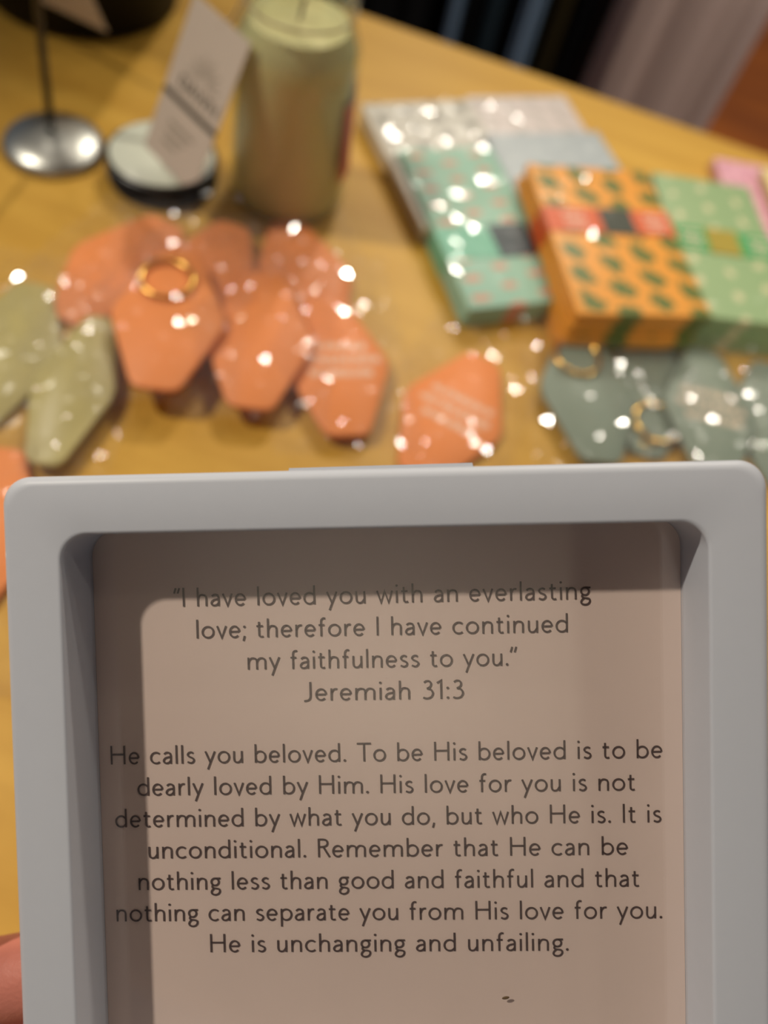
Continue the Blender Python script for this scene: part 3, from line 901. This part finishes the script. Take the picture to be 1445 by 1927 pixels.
hp = c2.matrix_world @ Vector((0.056, 0.030, 0.0003))
hookp = Vector((hp.x, hp.y, TABLE_Z + arm_top.z - 0.004))
link_mesh('string', tube_bm([c2.matrix_world.inverted() @ p for p in (hp, (hp + hookp) / 2, hookp)], 0.0005, 6), MT['string'], c2)
hl = hookp - Vector((bc.x, bc.y, TABLE_Z))
link_mesh('hook_arm', tube_bm([arm_top + Vector((0, 0, -0.002)), arm_top + Vector((0.004, 0, 0.004)), (arm_top + hl) / 2 + Vector((0, 0, 0.006)), hl + Vector((0, 0, 0.002)), hl + Vector((0.002, 0, -0.002)), hl + Vector((0.005, 0, 0.001))], 0.0014, 10), MT['blackmetal'], stand)

# black pot at the back left
pc = P(95, 71); pr = 0.062
pot = empty('plant_pot', (pc.x - 0.01, pc.y + pr, TABLE_Z))
tag(pot, 'round black pot at the back left behind the wire stand', 'pot')
pp = [(pr - 0.004, 0.0), (pr, 0.003), (pr + 0.012, 0.10), (pr + 0.015, 0.112), (pr + 0.017, 0.118), (pr + 0.012, 0.118), (pr + 0.008, 0.108), (pr - 0.002, 0.010), (0.01, 0.008)]
auto_smooth(link_mesh('pot_body', lathe_bm(pp, 72), MT['black'], pot), 50)
link_mesh('soil', lathe_bm([(pr + 0.004, 0.080), (0.03, 0.084), (0.005, 0.086)], 48), principled('dark_soil', (0.012, 0.008, 0.005), 0.95, bump=1.0, bump_scale=300), pot)

# ------------------------------------------------------------------ clothes on a rail behind the table
RY = 0.98
def garment(label, name, u0, u1, mat, v=60, folds=4, amp=0.012, dep=0.05, zb=0.20, zt=0.86, y=RY, cat='garment', group='clothes on the rail'):
    a, b = Py(u0, v, y), Py(u1, v, y)
    x0, x1 = a.x, b.x
    cxm, hw = (x0 + x1) / 2, (x1 - x0) / 2
    g = empty(name, (cxm, y, zb))
    tag(g, label, cat, group)
    rings = []
    n = 96
    H = zt - zb
    ph = random.uniform(0, 6)
    for k in range(15):
        t = k / 14
        fl = 1.0 + 0.10 * (0.55 - t) if t < 0.8 else 1.0 - 0.5 * ((t - 0.8) / 0.2) ** 1.5 - 0.025
        dp = dep * (1.0 if t < 0.85 else 1 - 0.6 * (t - 0.85) / 0.15)
        ring = []
        for q in range(n):
            th = 2 * pi * q / n
            x = hw * fl * math.copysign(abs(cos(th)) ** 0.75, cos(th))
            yy = dp * math.copysign(abs(sin(th)) ** 0.75, sin(th))
            s_ = sin(folds * pi * x / hw + ph + 0.5 * sin(3 * t + ph)) + 0.5 * sin(2.3 * folds * pi * x / hw + 2 * ph)
            yy += amp * s_ * (1 - 0.5 * t) * (1 if yy < 0 else 0.6)
            ring.append((x, yy, H * t))
        rings.append(ring)
    auto_smooth(link_mesh('cloth', loft_bm(rings), mat, g), 80)
    hk = [(0, 0, H - 0.005), (0, 0, H + 0.045)] + [(0, 0.016 * sin(a) , H + 0.061 - 0.016 * cos(a)) for a in [R_(q) for q in range(20, 300, 20)]]
    link_mesh('hanger_hook', tube_bm(hk, 0.0018, 8), MT['chrome'], g)
    return g
garment('black garment at the far left of the rail, next to the candle jar', 'hanging_garment', 560, 832, MT['cloth_black'], folds=4)
garment('slim steel blue garment hanging left among the black ones', 'hanging_garment', 840, 862, MT['cloth_blue'], folds=1, amp=0.006, y=RY - 0.03)
garment('black garment between the slim blue and the navy garment', 'hanging_garment', 868, 900, MT['cloth_black'], folds=2, amp=0.006)
garment('dark navy garment between two black ones on the rail', 'hanging_garment', 902, 940, MT['cloth_navy'], folds=2, amp=0.006)
garment('black garment just left of the wider blue garment', 'hanging_garment', 942, 966, MT['cloth_black'], folds=2, amp=0.006)
garment('wider blue garment in the middle of the rail', 'hanging_garment', 970, 1010, MT['cloth_blue'], folds=1, amp=0.008, y=RY - 0.03)
garment('dark brown garment just right of the wider blue garment', 'hanging_garment', 1022, 1062, MT['cloth_brown'], folds=2, amp=0.006)
garment('black garment pressed against the mauve skirt', 'hanging_garment', 1064, 1120, MT['cloth_black'], folds=2, amp=0.006)
garment('long mauve pleated skirt hanging at the right end of the rail', 'hanging_skirt', 1126, 1420, MT['cloth_mauve'], v=80, folds=3, amp=0.007, y=RY - 0.075, cat='skirt')
garment('broad black garment hung behind the blue and brown ones', 'hanging_garment', 800, 1150, MT['cloth_black'], folds=5, amp=0.008, dep=0.03, y=RY + 0.11)
rail = empty('clothes_rail', (0, RY, 0))
tag(rail, 'steel clothes rail carrying the dark garments and the mauve skirt behind the table', 'rail')
rx0, rx1 = Py(540, 60, RY).x - 0.1, Py(1445, 60, RY).x + 0.12
link_mesh('bar', tube_bm([(rx0, 0, 0.906), (rx1, 0, 0.906)], 0.011, 16), MT['chrome'], rail)
for x in (rx0, rx1):
    link_mesh('post', tube_bm([(x, 0, 0.02), (x, 0, 0.906)], 0.012, 16), MT['chrome'], rail)
    link_mesh('foot_bar', tube_bm([(x, -0.22, 0.013), (x, 0.22, 0.013)], 0.013, 16), MT['chrome'], rail)
